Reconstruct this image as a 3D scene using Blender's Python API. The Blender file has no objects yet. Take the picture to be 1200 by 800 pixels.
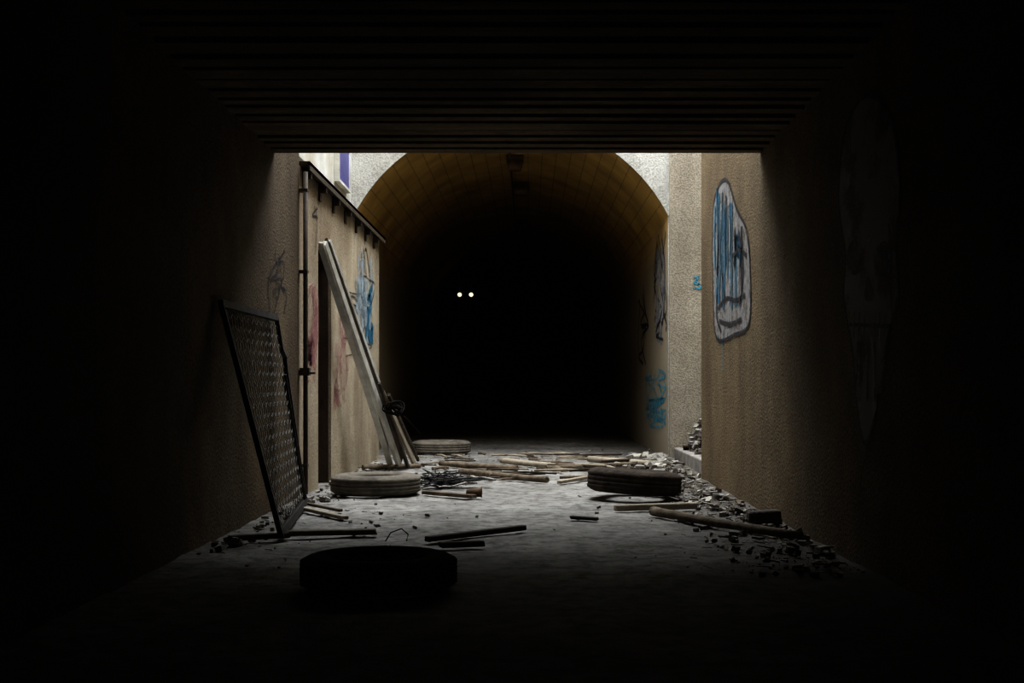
import bpy, bmesh, math, random
from mathutils import Vector, Matrix, noise
random.seed(7)
sc=bpy.context.scene
H=0.9; F=1500.0; VX=620.0; VY=450.0
XL=-1.84; XR=1.67; LIP=9.25; POR=15.7; TOP=7.8; CEIL=2.57
TL=-2.15; TR=1.706
# ---------- helpers: survey of the photo -> metres on the floor / walls
def fl(u,v,z=0.0):
    d=F*(H-z)/(v-VY); return Vector(((u-VX)*d/F,d,z))
def wl(u,v,X):
    d=F*X/(u-VX); return (d, H+(VY-v)*d/F)
# ---------- materials
def mat_base(name):
    m=bpy.data.materials.new(name); m.use_nodes=True
    nt=m.node_tree; b=nt.nodes['Principled BSDF']
    return m,nt,b
def surf(name,c1,c2,scale=3,rough=.9,bump=.3,bscale=60,stain=None,stain_scale=.8,metal=0,grain=.0,stretch=(1,1,1),spec=.3,streak=None):
    m,nt,b=mat_base(name); N=nt.nodes; L=nt.links
    tc=N.new('ShaderNodeTexCoord'); mp=N.new('ShaderNodeMapping'); mp.inputs['Scale'].default_value=stretch
    L.new(tc.outputs['Object'],mp.inputs['Vector'])
    n=N.new('ShaderNodeTexNoise'); n.inputs['Scale'].default_value=scale; n.inputs['Detail'].default_value=8; n.inputs['Roughness'].default_value=.65
    L.new(mp.outputs[0],n.inputs['Vector'])
    r=N.new('ShaderNodeValToRGB'); r.color_ramp.elements[0].position=.35; r.color_ramp.elements[1].position=.65
    r.color_ramp.elements[0].color=(*c1,1); r.color_ramp.elements[1].color=(*c2,1)
    L.new(n.outputs['Fac'],r.inputs[0]); col=r.outputs[0]
    def overlay(col,c,sc_,msc,p0,p1,loc,k=1):
        n2=N.new('ShaderNodeTexNoise'); n2.inputs['Scale'].default_value=sc_; n2.inputs['Detail'].default_value=6
        mp2=N.new('ShaderNodeMapping'); mp2.inputs['Scale'].default_value=msc; mp2.inputs['Location'].default_value=loc
        L.new(tc.outputs['Object'],mp2.inputs['Vector']); L.new(mp2.outputs[0],n2.inputs['Vector'])
        r2=N.new('ShaderNodeMapRange'); r2.inputs[1].default_value=p0; r2.inputs[2].default_value=p1; r2.inputs[4].default_value=k
        L.new(n2.outputs['Fac'],r2.inputs[0])
        mx=N.new('ShaderNodeMixRGB'); L.new(r2.outputs[0],mx.inputs[0]); L.new(col,mx.inputs[1]); mx.inputs[2].default_value=(*c,1); return mx.outputs[0]
    if stain: col=overlay(col,stain,stain_scale,(1,1,.45),.46,.68,(3.1,5.7,2.2))
    if streak: col=overlay(col,streak,2.2,(1,1,.16),.52,.76,(1.1,.7,0),.6)
    bn=N.new('ShaderNodeTexNoise'); bn.inputs['Scale'].default_value=bscale; bn.inputs['Detail'].default_value=4
    L.new(mp.outputs[0],bn.inputs['Vector'])
    if grain>0:
        r3=N.new('ShaderNodeValToRGB'); r3.color_ramp.elements[0].position=.38; r3.color_ramp.elements[1].position=.6
        g=1-grain; r3.color_ramp.elements[0].color=(g,g,g,1); r3.color_ramp.elements[1].color=(1,1,1,1)
        L.new(bn.outputs['Fac'],r3.inputs[0])
        mx=N.new('ShaderNodeMixRGB'); mx.blend_type='MULTIPLY'; mx.inputs[0].default_value=1; L.new(col,mx.inputs[1]); L.new(r3.outputs[0],mx.inputs[2]); col=mx.outputs[0]
    L.new(col,b.inputs['Base Color'])
    bp=N.new('ShaderNodeBump'); bp.inputs['Strength'].default_value=bump; bp.inputs['Distance'].default_value=.02
    L.new(bn.outputs['Fac'],bp.inputs['Height']); L.new(bp.outputs[0],b.inputs['Normal'])
    b.inputs['Roughness'].default_value=rough; b.inputs['Metallic'].default_value=metal
    b.inputs['Specular IOR Level'].default_value=spec
    return m
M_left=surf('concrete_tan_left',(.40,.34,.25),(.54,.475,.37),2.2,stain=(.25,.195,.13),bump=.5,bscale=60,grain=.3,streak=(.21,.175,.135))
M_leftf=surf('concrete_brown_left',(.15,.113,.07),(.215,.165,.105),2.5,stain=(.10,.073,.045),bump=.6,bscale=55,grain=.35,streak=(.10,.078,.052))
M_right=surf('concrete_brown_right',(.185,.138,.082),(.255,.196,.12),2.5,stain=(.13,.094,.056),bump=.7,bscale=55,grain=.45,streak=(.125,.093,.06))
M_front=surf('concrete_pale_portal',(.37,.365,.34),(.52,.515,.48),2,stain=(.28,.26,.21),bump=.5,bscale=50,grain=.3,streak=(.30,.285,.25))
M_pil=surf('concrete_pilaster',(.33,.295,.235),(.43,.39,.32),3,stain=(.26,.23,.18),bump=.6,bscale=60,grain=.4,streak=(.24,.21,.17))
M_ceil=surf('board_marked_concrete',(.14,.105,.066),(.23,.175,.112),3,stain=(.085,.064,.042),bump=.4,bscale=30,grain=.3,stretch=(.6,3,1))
M_setb=surf('painted_concrete',(.38,.38,.35),(.56,.56,.53),3,stain=(.33,.28,.19),bump=.3,streak=(.28,.25,.2))
M_dust=surf('tyre_rubber_dusty',(.10,.09,.075),(.20,.18,.15),7,rough=.9,bump=.3,bscale=60)
M_brn=surf('tyre_rubber_muddy',(.032,.025,.02),(.08,.064,.05),9,rough=.95,bump=.4)
M_black=surf('tyre_rubber_black',(.008,.008,.008),(.018,.017,.016),9,rough=.95,bump=.2,spec=.1)
M_steel=surf('dark_steel',(.03,.03,.032),(.07,.065,.06),14,rough=.6,bump=.1,metal=.3)
M_galv=surf('galvanised_wire',(.14,.14,.135),(.27,.26,.24),14,rough=.55,bump=.1,metal=.2)
M_rust=surf('rusty_steel',(.10,.065,.04),(.20,.14,.09),9,rough=.75,bump=.2)
M_pipe=surf('old_pipe',(.05,.04,.03),(.10,.08,.06),9,rough=.7,bump=.2)
M_white=surf('white_painted_wood',(.50,.50,.47),(.70,.70,.67),6,rough=.6,bump=.2,stain=(.34,.31,.26),stain_scale=3)
M_wood=surf('weathered_wood',(.10,.078,.056),(.22,.18,.135),5,bump=.4,bscale=40,stretch=(3,3,3))
M_woodp=surf('pale_wood',(.24,.21,.165),(.38,.335,.27),5,bump=.3)
M_woodd=surf('dark_wood',(.03,.024,.018),(.08,.062,.045),5,bump=.4)
M_stone=surf('rubble_stone',(.16,.15,.138),(.34,.32,.295),6,bump=.5,bscale=50)
M_stoned=surf('rubble_dark',(.06,.052,.044),(.16,.14,.12),5,bump=.5,bscale=50)
M_stonel=surf('rubble_pale',(.29,.275,.24),(.45,.43,.38),6,bump=.5,bscale=50)
M_sign=surf('violet_sign_paint',(.05,.048,.17),(.085,.078,.25),3,rough=.4,bump=.05)
M_door=surf('dark_doorway',(.05,.035,.025),(.09,.065,.045),4,bump=.3)
def brick_mat():
    m,nt,b=mat_base('tunnel_lining_blocks'); N=nt.nodes; L=nt.links
    uv=N.new('ShaderNodeUVMap'); br=N.new('ShaderNodeTexBrick')
    br.inputs['Scale'].default_value=1; br.inputs['Brick Width'].default_value=.42; br.inputs['Row Height'].default_value=.2
    br.inputs['Mortar Size'].default_value=.007; br.inputs['Color1'].default_value=(.62,.43,.15,1); br.inputs['Color2'].default_value=(.54,.37,.13,1)
    br.inputs['Mortar'].default_value=(.34,.23,.09,1)
    L.new(uv.outputs[0],br.inputs['Vector'])
    tc=N.new('ShaderNodeTexCoord'); n=N.new('ShaderNodeTexNoise'); n.inputs['Scale'].default_value=1.6; n.inputs['Detail'].default_value=7
    L.new(tc.outputs['Object'],n.inputs['Vector'])
    r=N.new('ShaderNodeValToRGB'); r.color_ramp.elements[0].position=.3; r.color_ramp.elements[1].position=.7
    r.color_ramp.elements[0].color=(.6,.56,.5,1); r.color_ramp.elements[1].color=(1.0,.97,.93,1)
    L.new(n.outputs['Fac'],r.inputs[0])
    mx=N.new('ShaderNodeMixRGB'); mx.blend_type='MULTIPLY'; mx.inputs[0].default_value=1
    L.new(br.outputs['Color'],mx.inputs[1]); L.new(r.outputs[0],mx.inputs[2])
    # rendered grey plaster on the lower side walls
    sx=N.new('ShaderNodeSeparateXYZ'); L.new(tc.outputs['Object'],sx.inputs[0])
    mr=N.new('ShaderNodeMapRange'); mr.inputs[1].default_value=2.4; mr.inputs[2].default_value=3.0; L.new(sx.outputs['Z'],mr.inputs[0])
    mx3=N.new('ShaderNodeMixRGB'); L.new(mr.outputs[0],mx3.inputs[0]); mx3.inputs[1].default_value=(.31,.265,.195,1); L.new(mx.outputs[0],mx3.inputs[2])
    L.new(mx3.outputs[0],b.inputs['Base Color'])
    bp=N.new('ShaderNodeBump'); bp.inputs['Strength'].default_value=.3; bp.inputs['Distance'].default_value=.02
    L.new(n.outputs['Fac'],bp.inputs['Height']); L.new(bp.outputs[0],b.inputs['Normal'])
    b.inputs['Roughness'].default_value=.85
    return m
M_brick=brick_mat()
def floor_mat():
    m,nt,b=mat_base('dusty_floor'); N=nt.nodes; L=nt.links
    tc=N.new('ShaderNodeTexCoord')
    def noi(s,d=8,ro=.6):
        n=N.new('ShaderNodeTexNoise'); n.inputs['Scale'].default_value=s; n.inputs['Detail'].default_value=d; n.inputs['Roughness'].default_value=ro
        L.new(tc.outputs['Object'],n.inputs['Vector']); return n
    def ramp(src,p0,p1,c0,c1):
        r=N.new('ShaderNodeValToRGB'); r.color_ramp.elements[0].position=p0; r.color_ramp.elements[1].position=p1
        r.color_ramp.elements[0].color=(*c0,1); r.color_ramp.elements[1].color=(*c1,1); L.new(src,r.inputs[0]); return r.outputs[0]
    a=ramp(noi(1.3).outputs['Fac'],.35,.65,(.20,.193,.18),(.36,.35,.33))
    g=ramp(noi(9,7,.75).outputs['Fac'],.38,.56,(.42,.41,.40),(1,1,1))
    mx=N.new('ShaderNodeMixRGB'); mx.blend_type='MULTIPLY'; mx.inputs[0].default_value=1; L.new(a,mx.inputs[1]); L.new(g,mx.inputs[2])
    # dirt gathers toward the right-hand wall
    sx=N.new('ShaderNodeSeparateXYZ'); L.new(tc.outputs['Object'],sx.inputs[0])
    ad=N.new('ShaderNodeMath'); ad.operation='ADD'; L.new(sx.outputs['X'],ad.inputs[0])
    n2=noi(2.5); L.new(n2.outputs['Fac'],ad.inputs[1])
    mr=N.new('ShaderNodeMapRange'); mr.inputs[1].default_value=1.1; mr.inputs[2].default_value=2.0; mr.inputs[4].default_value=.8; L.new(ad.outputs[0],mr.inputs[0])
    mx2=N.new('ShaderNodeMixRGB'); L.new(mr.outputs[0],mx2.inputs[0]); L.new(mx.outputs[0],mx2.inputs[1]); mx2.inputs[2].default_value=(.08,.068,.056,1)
    L.new(mx2.outputs[0],b.inputs['Base Color'])
    bp=N.new('ShaderNodeBump'); bp.inputs['Strength'].default_value=.8; bp.inputs['Distance'].default_value=.02
    L.new(noi(22,8,.75).outputs['Fac'],bp.inputs['Height']); L.new(bp.outputs[0],b.inputs['Normal'])
    b.inputs['Roughness'].default_value=.8; b.inputs['Specular IOR Level'].default_value=.3
    return m
M_floor=floor_mat()
def paint(name,c,wear=.45,ns=6,a=1.0):
    m,nt,b=mat_base(name); N=nt.nodes; L=nt.links
    b.inputs['Base Color'].default_value=(*c,1); b.inputs['Roughness'].default_value=.7
    tc=N.new('ShaderNodeTexCoord'); n=N.new('ShaderNodeTexNoise'); n.inputs['Scale'].default_value=ns; n.inputs['Detail'].default_value=10; n.inputs['Roughness'].default_value=.75
    L.new(tc.outputs['Object'],n.inputs['Vector'])
    r=N.new('ShaderNodeMapRange'); r.inputs[1].default_value=wear-.06; r.inputs[2].default_value=wear+.1; r.inputs[4].default_value=a
    L.new(n.outputs['Fac'],r.inputs[0]); L.new(r.outputs[0],b.inputs['Alpha'])
    return m
# ---------- mesh helpers
def finish(name,bm,mats,smooth=False,parent=None):
    me=bpy.data.meshes.new(name); bm.normal_update(); bm.to_mesh(me); bm.free()
    if not isinstance(mats,(list,tuple)): mats=[mats]
    for m in mats: me.materials.append(m)
    if smooth:
        for p in me.polygons: p.use_smooth=True
    o=bpy.data.objects.new(name,me); sc.collection.objects.link(o)
    if parent: o.parent=parent
    return o
def box(bm,x0,x1,y0,y1,z0,z1,mi=0):
    v=[bm.verts.new((x,y,z)) for z in (z0,z1) for y in (y0,y1) for x in (x0,x1)]
    for f in ((0,2,3,1),(4,5,7,6),(0,1,5,4),(2,6,7,3),(0,4,6,2),(1,3,7,5)):
        bm.faces.new([v[i] for i in f]).material_index=mi
def boxes(name,lst,mat,bevel=0):
    bm=bmesh.new()
    for b in lst: box(bm,*b)
    o=finish(name,bm,mat)
    if bevel:
        md=o.modifiers.new('b','BEVEL'); md.width=bevel; md.segments=2
    return o
def beam(bm,p0,p1,w,h,mi=0,up=Vector((0,0,1)),w2=None,jit=0):
    p0=Vector(p0);p1=Vector(p1); d=(p1-p0).normalized()
    s=d.cross(up); 
    if s.length<1e-3: s=d.cross(Vector((1,0,0)))
    s.normalize(); u=s.cross(d).normalized(); w2=w2 or w
    vs=[]
    for p,ww in ((p0,w),(p1,w2)):
        for a,c in ((-1,-1),(1,-1),(1,1),(-1,1)):
            q=p+s*a*ww/2+u*c*h/2
            if jit: q+=d*random.uniform(-jit,jit)
            vs.append(bm.verts.new(q))
    for f in ((3,2,1,0),(4,5,6,7),(0,1,5,4),(1,2,6,5),(2,3,7,6),(3,0,4,7)):
        bm.faces.new([vs[i] for i in f]).material_index=mi
def tube(bm,pts,r,seg=8,mi=0,rfn=None):
    pts=[Vector(p) for p in pts]; rings=[]
    for i,p in enumerate(pts):
        d=(pts[min(i+1,len(pts)-1)]-pts[max(i-1,0)]).normalized()
        s=d.cross(Vector((0,0,1)))
        if s.length<1e-2: s=d.cross(Vector((0,1,0)))
        s.normalize(); u=s.cross(d); rr=rfn(i/(len(pts)-1)) if rfn else r
        rings.append([bm.verts.new(p+(s*math.cos(a)+u*math.sin(a))*rr) for a in [2*math.pi*k/seg for k in range(seg)]])
    for a,b in zip(rings,rings[1:]):
        for k in range(seg):
            f=bm.faces.new((a[k],a[(k+1)%seg],b[(k+1)%seg],b[k])); f.material_index=mi; f.smooth=True
    bm.faces.new(rings[0][::-1]).material_index=mi; bm.faces.new(rings[-1]).material_index=mi
def chunk(bm,x,y,z,s,flat=.6,mi=0):
    rot=Matrix.Rotation(random.uniform(0,6.28),3,'Z')@Matrix.Rotation(random.uniform(-.5,.5),3,'X')
    sx,sy=random.uniform(.6,1.4),random.uniform(.5,1.1)
    vs=[]
    for cz_ in (-1,1):
        for cy in (-1,1):
            for cx_ in (-1,1):
                k=random.uniform(.45,1.0)
                c=rot@Vector((cx_*sx*s*k,cy*sy*s*random.uniform(.5,1),cz_*s*flat*random.uniform(.5,1)))
                vs.append(bm.verts.new(c+Vector((x,y,z+s*flat*.8))))
    for f in ((0,2,3,1),(4,5,7,6),(0,1,5,4),(2,6,7,3),(0,4,6,2),(1,3,7,5)):
        q_=[vs[i] for i in f]
        for t in ((q_[0],q_[1],q_[2]),(q_[0],q_[2],q_[3])): bm.faces.new(t).material_index=mi
def shard(bm,x,y,z,s,mi=0):
    a=random.uniform(0,6.28); t=random.uniform(-.25,.25); L=s*random.uniform(.8,2)
    d=Vector((math.cos(a),math.sin(a),t))
    c=Vector((x,y,z+abs(t)*L/2+.01))
    beam(bm,c-d*L/2,c+d*L/2,s*random.uniform(.3,.8),s*random.uniform(.08,.2),mi,w2=s*random.uniform(.2,.7),jit=s*.1)
# ---------- shell
B=-.25; YJ=10.24
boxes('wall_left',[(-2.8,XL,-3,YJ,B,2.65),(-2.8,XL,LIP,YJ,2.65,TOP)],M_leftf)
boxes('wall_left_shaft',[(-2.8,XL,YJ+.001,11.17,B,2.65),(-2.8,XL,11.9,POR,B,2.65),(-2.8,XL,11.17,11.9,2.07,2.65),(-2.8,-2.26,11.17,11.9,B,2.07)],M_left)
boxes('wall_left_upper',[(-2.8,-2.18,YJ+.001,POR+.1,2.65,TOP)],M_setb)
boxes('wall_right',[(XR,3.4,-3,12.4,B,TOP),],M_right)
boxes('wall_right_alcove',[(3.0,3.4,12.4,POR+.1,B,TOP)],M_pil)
boxes('wall_back_blocker',[(-2.8,3.4,-3.3,-3,B,3)],M_right)  # added behind the camera so light enters only through the shaft
# ceiling with board-marked ribs
bm=bmesh.new(); box(bm,-2.8,XR+.02,-3,LIP,2.635,TOP)
y=LIP; k=0
while y>-3:
    w=.15+random.uniform(-.04,.07); z=CEIL+random.uniform(-.004,.012)*(k>0)
    b0=y; b1=y-w; t=.016
    vs=[bm.verts.new((x,yy,zz)) for x in (XL,XR) for yy,zz in ((b0,2.65),(b0-.012*(k>0),z),(b1+t,z+random.uniform(-.004,.012)),(b1,2.65))]
    for a in range(3): bm.faces.new((vs[a],vs[a+1],vs[a+5],vs[a+4]))
    y=b1-random.uniform(.05,.11); k+=1
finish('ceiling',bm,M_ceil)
# portal wall with segmental arch
cx=(TL+TR)/2; hw=(TR-TL)/2; R=2.16; cz=1.985
def arc(n=40):
    a0=math.asin(hw/R); return [(cx+R*math.sin(t),cz+R*math.cos(t)) for t in [-a0+2*a0*i/n for i in range(n+1)]]
A=arc()
bm=bmesh.new()
def q(bm,*p,mi=0):
    f=bm.faces.new([bm.verts.new(c) for c in p]); f.material_index=mi; return f
for (xa,za),(xb,zb) in zip(A,A[1:]): q(bm,(xa,POR,za),(xb,POR,zb),(xb,POR,TOP),(xa,POR,TOP))
q(bm,(-2.8,POR,B),(TL,POR,B),(TL,POR,TOP),(-2.8,POR,TOP))
q(bm,(TR,POR,B),(3.4,POR,B),(3.4,POR,TOP),(TR,POR,TOP))
q(bm,(-2.8,POR,TOP),(3.4,POR,TOP),(3.4,POR+2,TOP),(-2.8,POR+2,TOP))
finish('wall_portal',bm,M_front)
boxes('wall_portal_pilaster',[(TR+.01,3.0,POR-.12,POR-.002,0,TOP)],M_pil,.01)
# tunnel lining
END=60
bm=bmesh.new(); uvl=bm.loops.layers.uv.new('UVMap')
prof=[(TL,B)]+A+[(TR,B)]
s=0; acc=[0]
for a,b in zip(prof,prof[1:]):
    s+=math.hypot(b[0]-a[0],b[1]-a[1]); acc.append(s)
for i in range(len(prof)-1):
    for j in range(10):
        y0=POR+(END-POR)*j/10; y1=POR+(END-POR)*(j+1)/10
        f=bm.faces.new([bm.verts.new(c) for c in ((prof[i][0],y0,prof[i][1]),(prof[i][0],y1,prof[i][1]),(prof[i+1][0],y1,prof[i+1][1]),(prof[i+1][0],y0,prof[i+1][1]))])
        for l,c in zip(f.loops,((y0,acc[i]),(y1,acc[i]),(y1,acc[i+1]),(y0,acc[i+1]))): l[uvl].uv=c
finish('wall_tunnel_vault',bm,M_brick)
boxes('wall_tunnel_end',[(-2.8,3.4,END-.01,END+.2,B,4.6)],M_door)
# arch ring trim (slightly proud pale ring)
bm=bmesh.new()
for (xa,za),(xb,zb) in zip(A,A[1:]):
    def o_(x,z,k): 
        d=Vector((x-cx,z-cz)); d=d*(1+k/R); return (cx+d.x,cz+d.y)
    a2=o_(xa,za,.14); b2=o_(xb,zb,.14)
    q(bm,(xa,POR-.03,za),(xb,POR-.03,zb),(b2[0],POR-.03,b2[1]),(a2[0],POR-.03,a2[1]))
    q(bm,(xa,POR-.03,za),(xb,POR-.03,zb),(xb,POR,zb),(xa,POR,za))
    q(bm,(a2[0],POR-.03,a2[1]),(b2[0],POR-.03,b2[1]),(b2[0],POR,b2[1]),(a2[0],POR,a2[1]))
finish('trim_arch',bm,M_front)
# floor
bm=bmesh.new(); nx,ny=90,440; vs=[]
for j in range(ny+1):
    for i in range(nx+1):
        x=-2.9+6.4*i/nx; yy=-3.1+ (33.2*j/ny if j<ny else 64)
        z=-.012+.014*noise.noise(Vector((x*2.3,yy*2.3,0)))+.008*noise.noise(Vector((x*9,yy*9,3)))
        vs.append(bm.verts.new((x,yy,z)))
for j in range(ny):
    for i in range(nx):
        a=j*(nx+1)+i; bm.faces.new((vs[a],vs[a+1],vs[a+nx+2],vs[a+nx+1]))
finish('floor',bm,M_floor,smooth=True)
boxes('trim_kerb',[(1.76,1.9,12.41,POR-.13,-.03,.13),(1.9,3.0,12.41,POR-.13,-.03,.11)],M_stone,.015)
# ---------- left wall fixtures
bm=bmesh.new()
box(bm,XL-.05,XL+.08,10.28,POR-.02,2.66,2.69); box(bm,XL+.065,XL+.08,10.28,POR-.02,2.62,2.69); box(bm,XL-.05,XL-.035,10.28,POR-.02,2.69,2.76)
yy=10.4
while yy<POR:
    box(bm,XL+.002,XL+.07,yy,yy+.04,2.57,2.66); box(bm,XL+.002,XL+.02,yy-.02,yy+.06,2.50,2.62); yy+=.78
finish('steel_rail',bm,M_pipe)
bm=bmesh.new()
yp=10.25
tube(bm,[(XL+.05,yp,z) for z in (.02,.8,1.6,2.6)],.019,10)
for z in (.25,1.0,1.8,2.45): box(bm,XL+.001,XL+.07,yp-.03,yp+.03,z-.012,z+.012)
box(bm,XL+.01,XL+.085,yp-.04,yp+.04,.97,1.03)
tube(bm,[(XL+.05,yp,.99),(XL+.13,yp-.02,.99)],.010,8)
finish('vertical_pipe',bm,M_pipe)
bm=bmesh.new(); 
d0,_=wl(392,200,-2.18); d1,_=wl(405,200,-2.18)
box(bm,-2.178,-2.14,d0,d1,3.2,3.9,0); 
for e in (d0-.03,d1): box(bm,-2.178,-2.12,e,e+.03,3.17,3.93,1)
box(bm,-2.178,-2.12,d0,d1,3.17,3.2,1)
finish('wall_sign',bm,[M_sign,M_setb])
# recess lining, coloured dark brown to stand in for the deep shade
boxes('door_1',[(-2.255,-2.2,11.19,11.88,0.0,2.06),(-2.2,XL-.02,11.85,11.895,0,2.06),(-2.2,XL-.02,11.175,11.2,0,2.06),(-2.2,XL-.02,11.2,11.85,2.04,2.068)],M_door)
# ---------- leaning mesh panel
bm=bmesh.new()
P00=Vector((-1.44,7.42,.03)); P10=Vector((-1.66,9.5,.03)); P01=Vector((-1.80,7.48,1.37)); P11=Vector((-1.80,9.12,1.37))
def P(s,t): return (P00*(1-s)+P10*s)*(1-t)+(P01*(1-s)+P11*s)*t
nrm=(P10-P00).cross(P01-P00).normalized()
def bar(a,b,w,h,mi=0): beam(bm,a,b,w,h,mi,up=nrm)
bar(P(0,0),P(0,1),.045,.03); bar(P(0,1),P(1,1),.045,.03); bar(P(0,0),P(1,0),.045,.03)
bar(P(1,1),P(1,.84),.045,.03); bar(P(1,.84),P(1.06,.80),.045,.03); bar(P(1.06,.80),P(1.03,.7),.045,.03); bar(P(1.03,.72),P(1,0),.045,.03)
bar(P(.97,.7),P(.95,0),.03,.03); 
NW,NH=22,20
for i in range(1,NW):
    s=i/NW; pts=[P(s+(.25/NW if t%2 else -.25/NW),t/NH) for t in range(NH+1)]
    for a,b in zip(pts,pts[1:]): bar(a,b,.004,.004,1)
for j in range(1,NH):
    t=j/NH; pts=[P(s/NW,t+(.22/NH if s%2 else -.22/NH)) for s in range(NW+1)]
    for a,b in zip(pts,pts[1:]): bar(a,b,.005,.005,1)
finish('wire_mesh_panel',bm,[M_steel,M_galv])
# ---------- leaning white frame
bm=bmesh.new()
top=Vector((-1.80,11.25,2.14)); bot=fl(468,549); bot.z=.03
d=(bot-top).normalized(); U=Vector((1,-.6,.2))
sd=d.cross(U).normalized()
if sd.x<0: sd=-sd
beam(bm,top,bot,.055,.035,0,up=U,w2=.075)
beam(bm,top+sd*.05,bot+sd*.085,.03,.02,2,up=U,w2=.09)  # dark strip standing in for the shaded gap between the white boards
beam(bm,top+sd*.085+d*.05,bot+sd*.15,.028,.035,0,up=U,w2=.04)
beam(bm,top+Vector((-.03,-.05,0)),bot+Vector((-.09,-.02,0)),.02,.06,0,up=U)
b2=fl(486,547); b2.z=.02; beam(bm,top+d*2.1+Vector((.06,0,.06)),b2,.05,.03,1,up=U)
b3=fl(478,549); b3.z=.02; beam(bm,top+d*1.9+Vector((.07,.02,.02)),b3,.03,.03,2,up=U)
b4=fl(490,541); b4.z=.02; beam(bm,top+d*2.2+Vector((.1,0,.1)),b4,.03,.03,2,up=U)
finish('leaning_door_frame',bm,[M_white,M_woodp,M_woodd])
# wire coil hooked on the frame
bm=bmesh.new(); c0=top+d*2.35+Vector((.10,-.05,.06))
for k in range(3):
    pts=[]; 
    for i in range(25):
        a=2*math.pi*i/24; pts.append(c0+Vector((math.cos(a)*(.09-.01*k)+.03*k,.05*k*math.sin(a*2),math.sin(a)*(.05+.012*k))))
    tube(bm,pts,.008,6)
tube(bm,[c0,c0+Vector((.15,0,-.1)),c0+Vector((.30,.05,-.27))],.008,6)
tube(bm,[c0+Vector((-.05,0,0)),c0+Vector((.05,0,.02)),c0+Vector((.12,0,-.02))],.025,8)
finish('wire_coil',bm,M_black)
# ---------- tyres
def tyre(x,y,z,R,W,mat,rot=(0,0,0)):
    bm=bmesh.new(); r=R*.58; h=W/2
    half=[(r,-h*.55),(r+.012,-h*.78),(r+.03,-h*.86),(R*.72,-h*1.0),(R*.84,-h*.98),(R*.93,-h*.84),(R*.975,-h*.72)]
    tread=[(R,-h*.66),(R,-h*.42),(R-.004,-h*.38),(R-.004,-h*.32),(R,-h*.28),(R,h*-.06),(R-.004,-h*.04),(R-.004,h*.04)]
    pr=half+tread; pr=pr+[(a,-b) for a,b in reversed(pr)]
    inner=[(r+.02,h*.5),(R*.8,h*.82),(R*.93,h*.5),(R*.93,-h*.5),(R*.8,-h*.82),(r+.02,-h*.5)]
    pr=pr+inner; n=72; rings=[]
    for k in range(n):
        a=2*math.pi*k/n
        ring=[]
        for idx,(rr,zz) in enumerate(pr):
            if abs(zz)>h*.62 and rr>R*.95 and rr<=R and idx<30 and k%3==0: rr-=.012
            ring.append(bm.verts.new((rr*math.cos(a),rr*math.sin(a),zz)))
        rings.append(ring)
    m=len(pr)
    for k in range(n):
        A_,B_=rings[k],rings[(k+1)%n]
        for i in range(m): 
            f=bm.faces.new((A_[i],B_[i],B_[(i+1)%m],A_[(i+1)%m])); f.smooth=True
    bmesh.ops.recalc_face_normals(bm,faces=bm.faces[:])
    o=finish('old_tyre',bm,mat); o.location=(x,y,z+h); o.rotation_euler=rot
    return o
tyre(-1.26,10.52,.0,.368,.165,M_dust,(0,0,.3))
tyre(-1.14,16.65,.0,.38,.17,M_dust,(0,0,1))
tyre(.84,10.2,.03,.375,.19,M_brn,(math.radians(-2),math.radians(4),0))
tyre(-.665,5.67,.0,.346,.15,M_black,(0,0,.7))
# ---------- planks / poles
def plank(p0,p1,w,h,mat,name='wooden_plank',z=0):
    bm=bmesh.new(); a=Vector(p0); b=Vector(p1); a.z=z+h/2+.002 if a.z<.001 else a.z; b.z=z+h/2+.002 if b.z<.001 else b.z
    beam(bm,a,b,w,h,jit=.012); o=finish(name,bm,mat); md=o.modifiers.new('b','BEVEL'); md.width=min(h,w)*.15
    return o
plank(fl(335,628),fl(441,626),.07,.03,M_wood)
plank(fl(268,634),fl(338,630),.05,.03,M_woodd)
plank(fl(500,635),fl(614,621),.05,.03,M_woodd)
plank(fl(515,642),fl(565,640),.06,.03,M_woodd)
plank(fl(722,599),fl(815,596),.06,.045,M_woodp)
plank(fl(357,598),fl(404,609),.05,.025,M_woodp)
plank(fl(350,590),fl(400,600),.03,.02,M_wood)
plank(fl(497,579),fl(556,584),.06,.03,M_wood)
plank(fl(655,567),fl(690,561),.05,.03,M_woodp)
plank(fl(670,608),fl(700,610),.05,.02,M_woodd)
def pole(p0,p1,r0,r1,mat,name='wooden_pole',bend=.03):
    bm=bmesh.new(); a=Vector(p0); b=Vector(p1); s=(b-a).cross(Vector((0,0,1))).normalized()
    pts=[]
    for i in range(9):
        t=i/8; p=a.lerp(b,t)+s*math.sin(t*3.1)*bend+s*random.uniform(-.004,.004); p.z+=r0*(1-t)+r1*t; pts.append(p)
    tube(bm,pts,r0,8,rfn=lambda t:(r0*(1-t)+r1*t)*random.uniform(.92,1.08)); return finish(name,bm,mat)
pole(fl(765,604),fl(938,633),.032,.026,M_wood)
pole(fl(540,556),fl(641,566),.035,.03,M_wood)
pole(fl(425,551),fl(492,548),.03,.022,M_wood)
pole(fl(516,546),fl(606,552),.03,.03,M_wood)
pole(fl(588,543),fl(652,549),.035,.03,M_woodp)
pole(fl(640,552),fl(765,544),.03,.02,M_wood)
pole(fl(690,541),fl(770,546),.035,.03,M_woodp)
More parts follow.
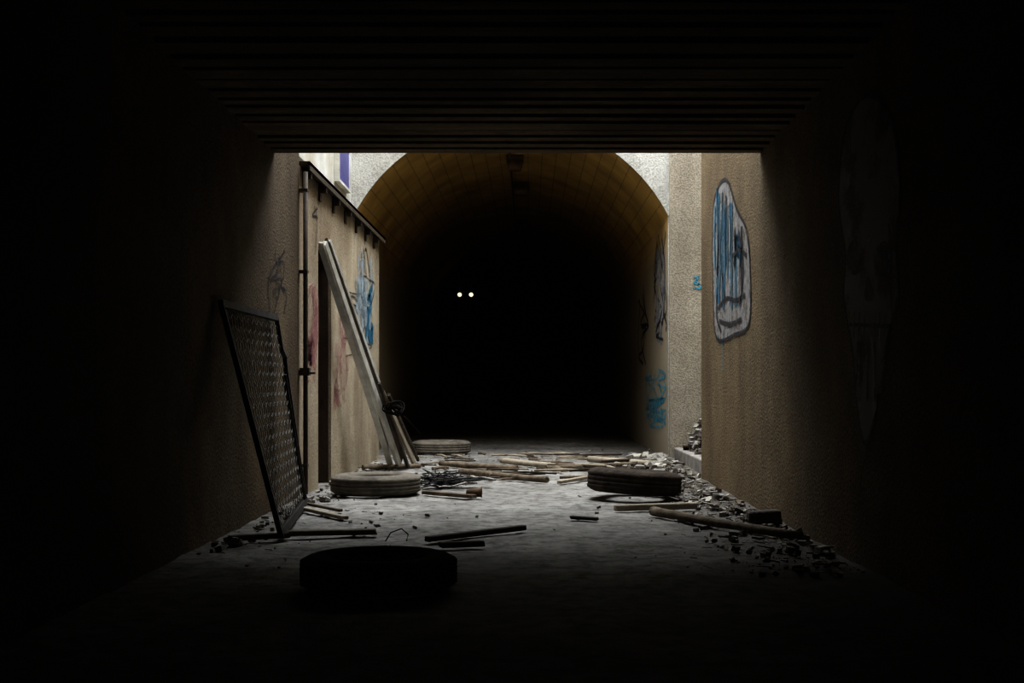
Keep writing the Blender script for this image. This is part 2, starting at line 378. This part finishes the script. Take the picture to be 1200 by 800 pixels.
# stick pile
bm=bmesh.new()
for i in range(70):
    u=random.gauss(640,75); u=max(430,min(780,u)); v=random.uniform(534,563)
    p=fl(u,v); a=random.gauss(0,.7); L=random.uniform(.12,.65); dd=Vector((math.cos(a),math.sin(a),0))
    p.z=random.uniform(.01,.05); r=random.uniform(.006,.02)
    if random.random()<.5: tube(bm,[p-dd*L/2,p+Vector((0,.01,.01)),p+dd*L/2],r,6,mi=random.choice((0,0,1,2)))
    else: beam(bm,p-dd*L/2,p+dd*L/2,r*3,r,random.choice((0,1,2,2)),jit=.02)
finish('stick_pile',bm,[M_wood,M_woodp,M_woodd])
# rubble scattered
bm=bmesh.new()
for i in range(1300):
    yy=random.uniform(6.2,17.5); x=random.uniform(XL+.05,XR-.03 if yy<12.4 else 1.68)
    if abs(x)<1.0 and yy<12 and random.random()<.65: continue
    s=.003+random.random()**5*.020
    if random.random()<.6: chunk(bm,x,yy,-.006,s,.6,random.choice((0,0,1,2)))
    else: shard(bm,x,yy,-.006,s*1.6,random.choice((0,1,1,2)))
finish('scattered_rubble',bm,[M_stone,M_stoned,M_stonel])
bm=bmesh.new()
for i in range(2400):
    yy=random.uniform(6,15.5); e=abs(random.gauss(0,.32)); x=(XR if yy<12.4 else 1.72)-.06-e
    s=.004+random.random()**6*.038*(1.1-min(1,e))
    if x<0.5: continue
    if random.random()<.5: chunk(bm,x,yy,-.008,s,.65,random.choice((0,0,1,1,2)))
    else: shard(bm,x,yy,.0,s*2,random.choice((0,0,1,2,3)))
finish('rubble_heap',bm,[M_stone,M_stoned,M_stonel,M_wood])
bm=bmesh.new()
for i in range(300):
    yy=random.uniform(6.8,14.5); e=abs(random.gauss(0,.12)); x=XL+.05+e
    s=.006+random.random()**4*.03
    chunk(bm,x,yy,-.008,s,.65,random.choice((0,1,2)))
finish('rubble_heap',bm,[M_stone,M_stoned,M_stonel])
bm=bmesh.new()
for i in range(170):
    u=random.gauss(785,24); v=random.gauss(543,6)
    if v<532 or u<700: continue
    p=fl(u,v); 
    if p.x>1.65: continue
    chunk(bm,p.x,p.y,0,random.uniform(.02,.07),.6,random.choice((0,2,0,1)))
finish('pale_rubble',bm,[M_stone,M_stoned,M_stonel])
# rubble mound spilling from the side alcove
bm=bmesh.new(); gx,gy=22,40; vs=[]
def mh(x,yy): 
    return .10+max(0,min(.6,(x-1.86)*1.5))*max(0,min(1,(yy-12.7)/1.6))*(1+.25*noise.noise(Vector((x*4,yy*4,1))))+.03*noise.noise(Vector((x*12,yy*12,0)))
for j in range(gy+1):
    for i in range(gx+1):
        x=1.84+1.14*i/gx; yy=12.45+3.1*j/gy; vs.append(bm.verts.new((x,yy,mh(x,yy))))
for j in range(gy):
    for i in range(gx):
        a=j*(gx+1)+i; bm.faces.new((vs[a],vs[a+1],vs[a+gx+2],vs[a+gx+1])).material_index=1
for i in range(420):
    x=random.uniform(1.86,2.75); yy=random.uniform(12.8,15.4); z=mh(x,yy)-.02
    s=random.uniform(.02,.075)
    if random.random()<.55: chunk(bm,x,yy,z,s,.6,random.choice((0,1,1,0)))
    else: shard(bm,x,yy,z+.03,s*2.2,random.choice((0,1,1,2)))
finish('rubble_pile',bm,[M_stone,M_stoned,M_stonel])
# tangle of wire + scrap in the middle
bm=bmesh.new(); c=fl(520,570)
for k in range(16):
    pts=[c+Vector((random.gauss(0,.14),random.gauss(0,.12),abs(random.gauss(.06,.04)))) for _ in range(7)]
    tube(bm,pts,.005,5)
for i in range(24): shard(bm,c.x+random.gauss(0,.15),c.y+random.gauss(0,.1),random.uniform(0,.06),.09,i%2)
finish('wire_tangle',bm,[M_steel,M_stone])
bm=bmesh.new(); c=fl(462,634)
tube(bm,[c+Vector((-.05,0,.0)),c+Vector((-.02,0,.05)),c+Vector((.04,.02,.07)),c+Vector((.08,0,.04)),c+Vector((.07,0,0.0))],.004,6)
finish('bent_wire',bm,M_steel)
# tin can lying
bm=bmesh.new(); c=fl(556,583)
tube(bm,[c+Vector((-.06,.02,.035)),c+Vector((-.055,.02,.035)),c+Vector((.05,-.02,.045)),c+Vector((.055,-.02,.045)),c+Vector((.06,-.02,.045))],.03,14,rfn=lambda t:.026+.022*t)
finish('tin_can',bm,M_rust)
# brick block near right
bm=bmesh.new(); c=fl(893,614); beam(bm,c+Vector((-.1,0,.04)),c+Vector((.1,.03,.05)),.10,.08,0,jit=.02); o=finish('broken_brick',bm,M_stoned); md=o.modifiers.new('b','BEVEL'); md.width=.008
# ---------- tunnel lamps
M_lamp,nt,b=mat_base('lamp_glow'); b.inputs['Emission Color'].default_value=(1,.93,.7,1); b.inputs['Emission Strength'].default_value=.85
def disc(bm,c,r,axis,th,mi=0,seg=20):
    c=Vector(c); ax=Vector(axis); tube(bm,[c,c+ax*th*.6,c+ax*th],r,seg,mi,rfn=lambda t:r*(1-.25*t))
LY=28.5
bm=bmesh.new(); Z=H+(VY-345)*LY/F
for u in (538.5,552):
    X=(u-VX)*LY/F
    disc(bm,(X,LY+.1,Z),.065,(0,-1,0),.05,0); disc(bm,(X,LY+.05,Z),.048,(0,-1,0),.04,1)
    tube(bm,[(X,LY+.07,Z),(X,LY+.07,cz+math.sqrt(R*R-(X-cx)**2))],.012,6)
finish('twin_hanging_lamp',bm,[M_steel,M_lamp])
crown=cz+R
def bulk(y,x=cx,r=.15,drop=.0):
    bm=bmesh.new(); z=crown-.01-drop
    box(bm,x-.12,x+.12,y-.12,y+.12,z-.06,z)
    disc(bm,(x,y,z-.06),r,(0,0,-1),.14,1)
    finish('ceiling_lamp',bm,[M_pipe,M_rust])
bulk(18.2,cx+.02,.12); bulk(20.6,cx+.1,.14); bulk(25.3,cx+.12,.13)
bm=bmesh.new(); tube(bm,[(cx-.05,y,crown-.03) for y in (15.75,19,23,29)],.015,6); finish('ceiling_conduit',bm,M_rust)
# ---------- graffiti (flat paint on the walls)
def ribbon(bm,pts,X,side,w,off=.004,mi=0):
    n=len(pts)
    if n<2: return
    pr=[]
    for i,(y,z) in enumerate(pts):
        a=pts[max(i-1,0)]; b=pts[min(i+1,n-1)]; dy,dz=b[0]-a[0],b[1]-a[1]; l=math.hypot(dy,dz) or 1
        ny_,nz_=-dz/l*w/2,dy/l*w/2; x=X+side*off
        pr.append((bm.verts.new((x,y+ny_,z+nz_)),bm.verts.new((x,y-ny_,z-nz_))))
    for a,b in zip(pr,pr[1:]): bm.faces.new((a[0],a[1],b[1],b[0])).material_index=mi
def fill(bm,pts,X,side,off=.003,mi=0):
    bm.faces.new([bm.verts.new((X+side*off,y,z)) for y,z in pts]).material_index=mi
def W(pts,X): return [wl(u,v,X) for u,v in pts]
def smooth(pts,n=5,closed=False):
    out=[]; N_=len(pts)
    rng=range(N_ if closed else N_-1)
    for i in rng:
        p=[pts[(i+k)%N_] if closed else pts[max(0,min(N_-1,i+k))] for k in (-1,0,1,2)]
        for j in range(n):
            t=j/n
            out.append(tuple(.5*((2*p[1][c])+(-p[0][c]+p[2][c])*t+(2*p[0][c]-5*p[1][c]+4*p[2][c]-p[3][c])*t*t+(-p[0][c]+3*p[1][c]-3*p[2][c]+p[3][c])*t**3) for c in (0,1)))
    if not closed: out.append(pts[-1])
    return out
Pw=paint('paint_white',(.33,.33,.34),.43,9,.8); Pb=paint('paint_blue',(.025,.135,.22),.37,9,.95); Pk=paint('paint_black',(.018,.016,.022),.40,9,.95)
Pc=paint('paint_cyan',(.07,.30,.42),.45,9); Pp=paint('paint_pink',(.40,.20,.20),.50,3,.45); Psk=paint('paint_faded_white',(.30,.275,.265),.40,4,.75)
Pwl=paint('paint_pale_blue',(.42,.50,.56),.47,5,.7); Pks=paint('paint_faded_black',(.03,.025,.03),.44,6,.85)
bm=bmesh.new(); X=XR
face=smooth(W([(836,330),(836,250),(842,220),(853,212),(864,245),(876,272),(880,330),(878,380),(862,392),(840,395)],X),6,True)
fill(bm,face,X,-1,mi=0)
ribbon(bm,face+face[:1],X,-1,.035,.006,2)
for i in range(18):
    u=838+i*1.9+random.uniform(-1,1); v0=228+random.uniform(-8,16)+ (42 if u>860 else 0); v1=random.uniform(300,365)
    ribbon(bm,smooth(W([(u,v0),(u+random.uniform(-1,2),(v0+v1)/2),(u,v1)],X),4),X,-1,random.uniform(.05,.12),.008,(1,1,2,1,0)[i%5])
for pts in ([(842,362),(852,350),(864,352),(874,345)],[(844,376),(856,380),(870,374)],[(860,300),(868,292),(876,300)],[(841,345),(841,372),(846,388)],[(848,225),(846,300),(850,350)],[(866,270),(872,310),(868,360)]):
    ribbon(bm,smooth(W(pts,X),5),X,-1,.04,.009,2)
for u,v0,v1 in ((843,390,405),(847,396,434),(858,394,402)): ribbon(bm,W([(u,v0),(u,v1)],X),X,-1,.02,.006,3)
finish('graffiti_face',bm,[Pw,Pb,Pk,Pc])
bm=bmesh.new()
sk=smooth(W([(985,200),(992,150),(1012,114),(1035,120),(1050,160),(1055,230),(1050,300),(1053,350),(1040,400),(1030,470),(1015,520),(1005,470),(1000,410),(990,350),(992,300),(985,250)],X),6,True)
fill(bm,sk,X,-1,mi=0)
ribbon(bm,sk+sk[:1],X,-1,.03,.005,1)
for e in ([(995,290),(1003,280),(1013,292),(1012,315),(1001,322),(994,310)],[(1027,292),(1038,282),(1047,296),(1045,318),(1033,324),(1026,310)],[(1016,330),(1020,325),(1026,350),(1014,350)]):
    fill(bm,smooth(W(e,X),5,True),X,-1,.006,1)
for k in range(7):
    u=1003+k*6; ribbon(bm,W([(u,365),(u-1,395)],X),X,-1,.02,.007,1)
ribbon(bm,W([(997,380),(1045,382)],X),X,-1,.02,.007,1)
for u in (1008,1017,1026): ribbon(bm,W([(u,400),(u+1,470)],X),X,-1,.03,.007,1)
finish('graffiti_skull',bm,[Psk,Pks])
# left wall tags
bm=bmesh.new(); X=XL
def scr(bm,u0,u1,v0,v1,n,w,mi,X,side):
    for _ in range(n):
        a=[(random.uniform(u0,u1),random.uniform(v0,v1)) for _ in range(4)]
        a.sort(key=lambda p:p[1]); ribbon(bm,smooth(W(a,X),5),X,side,w*random.uniform(.6,1.3),.004+random.random()*.003,mi)
scr(bm,356,371,330,450,6,.22,0,X,1); scr(bm,388,408,380,470,5,.22,0,X,1)
scr(bm,415,436,300,400,6,.3,1,X,1); scr(bm,427,437,335,400,5,.14,2,X,1)
scr(bm,312,336,290,370,6,.016,3,X,1); scr(bm,398,436,330,420,4,.02,3,X,1); scr(bm,365,372,240,300,2,.02,3,X,1)
scr(bm,425,440,290,360,3,.03,3,X,1)
finish('graffiti_tags',bm,[Pp,Pwl,Pb,Pk])
bm=bmesh.new(); X=TR
scr(bm,766,781,270,400,8,.05,0,X,-1); scr(bm,748,762,330,430,6,.05,0,X,-1)
scr(bm,756,782,430,500,16,.04,1,X,-1); scr(bm,768,780,290,400,4,.22,2,X,-1)
finish('graffiti_tags',bm,[Pk,Pc,Pw])
bm=bmesh.new()
yy=POR-.126
def pp(u,v): return ((u-VX)*yy/F, yy, H+(VY-v)*yy/F)
for a,b in (((812,325),(819,324)),((819,324),(813,332)),((813,332),(820,333)),((816,328),(822,338)),((812,337),(821,338))):
    beam(bm,pp(*a),pp(*b),.018,.004,up=Vector((0,1,0)))
finish('graffiti_mark',bm,Pc)
# ---------- light: overcast sky down the shaft
w=bpy.data.worlds.new('World'); sc.world=w; w.use_nodes=True
bg=w.node_tree.nodes['Background']; bg.inputs[0].default_value=(.94,.97,1,1); bg.inputs[1].default_value=11.5
ld=bpy.data.lights.new('shaft_portal','AREA'); ld.shape='RECTANGLE'; ld.size=5.3; ld.size_y=6.5; ld.cycles.is_portal=True
lo=bpy.data.objects.new('shaft_portal',ld); lo.location=(.4,(LIP+POR)/2,TOP+.01); sc.collection.objects.link(lo)
# ---------- camera
cd=bpy.data.cameras.new('camera'); cd.lens=45; cd.sensor_width=36; cd.shift_x=-20/1200; cd.shift_y=50/1200; cd.clip_end=200
co=bpy.data.objects.new('camera',cd); co.location=(0,0,H); co.rotation_euler=(math.radians(90),0,0); sc.collection.objects.link(co)
sc.camera=co
sc.view_settings.view_transform='Standard'
try: sc.view_settings.look='High Contrast'
except Exception as e: print('look',e)
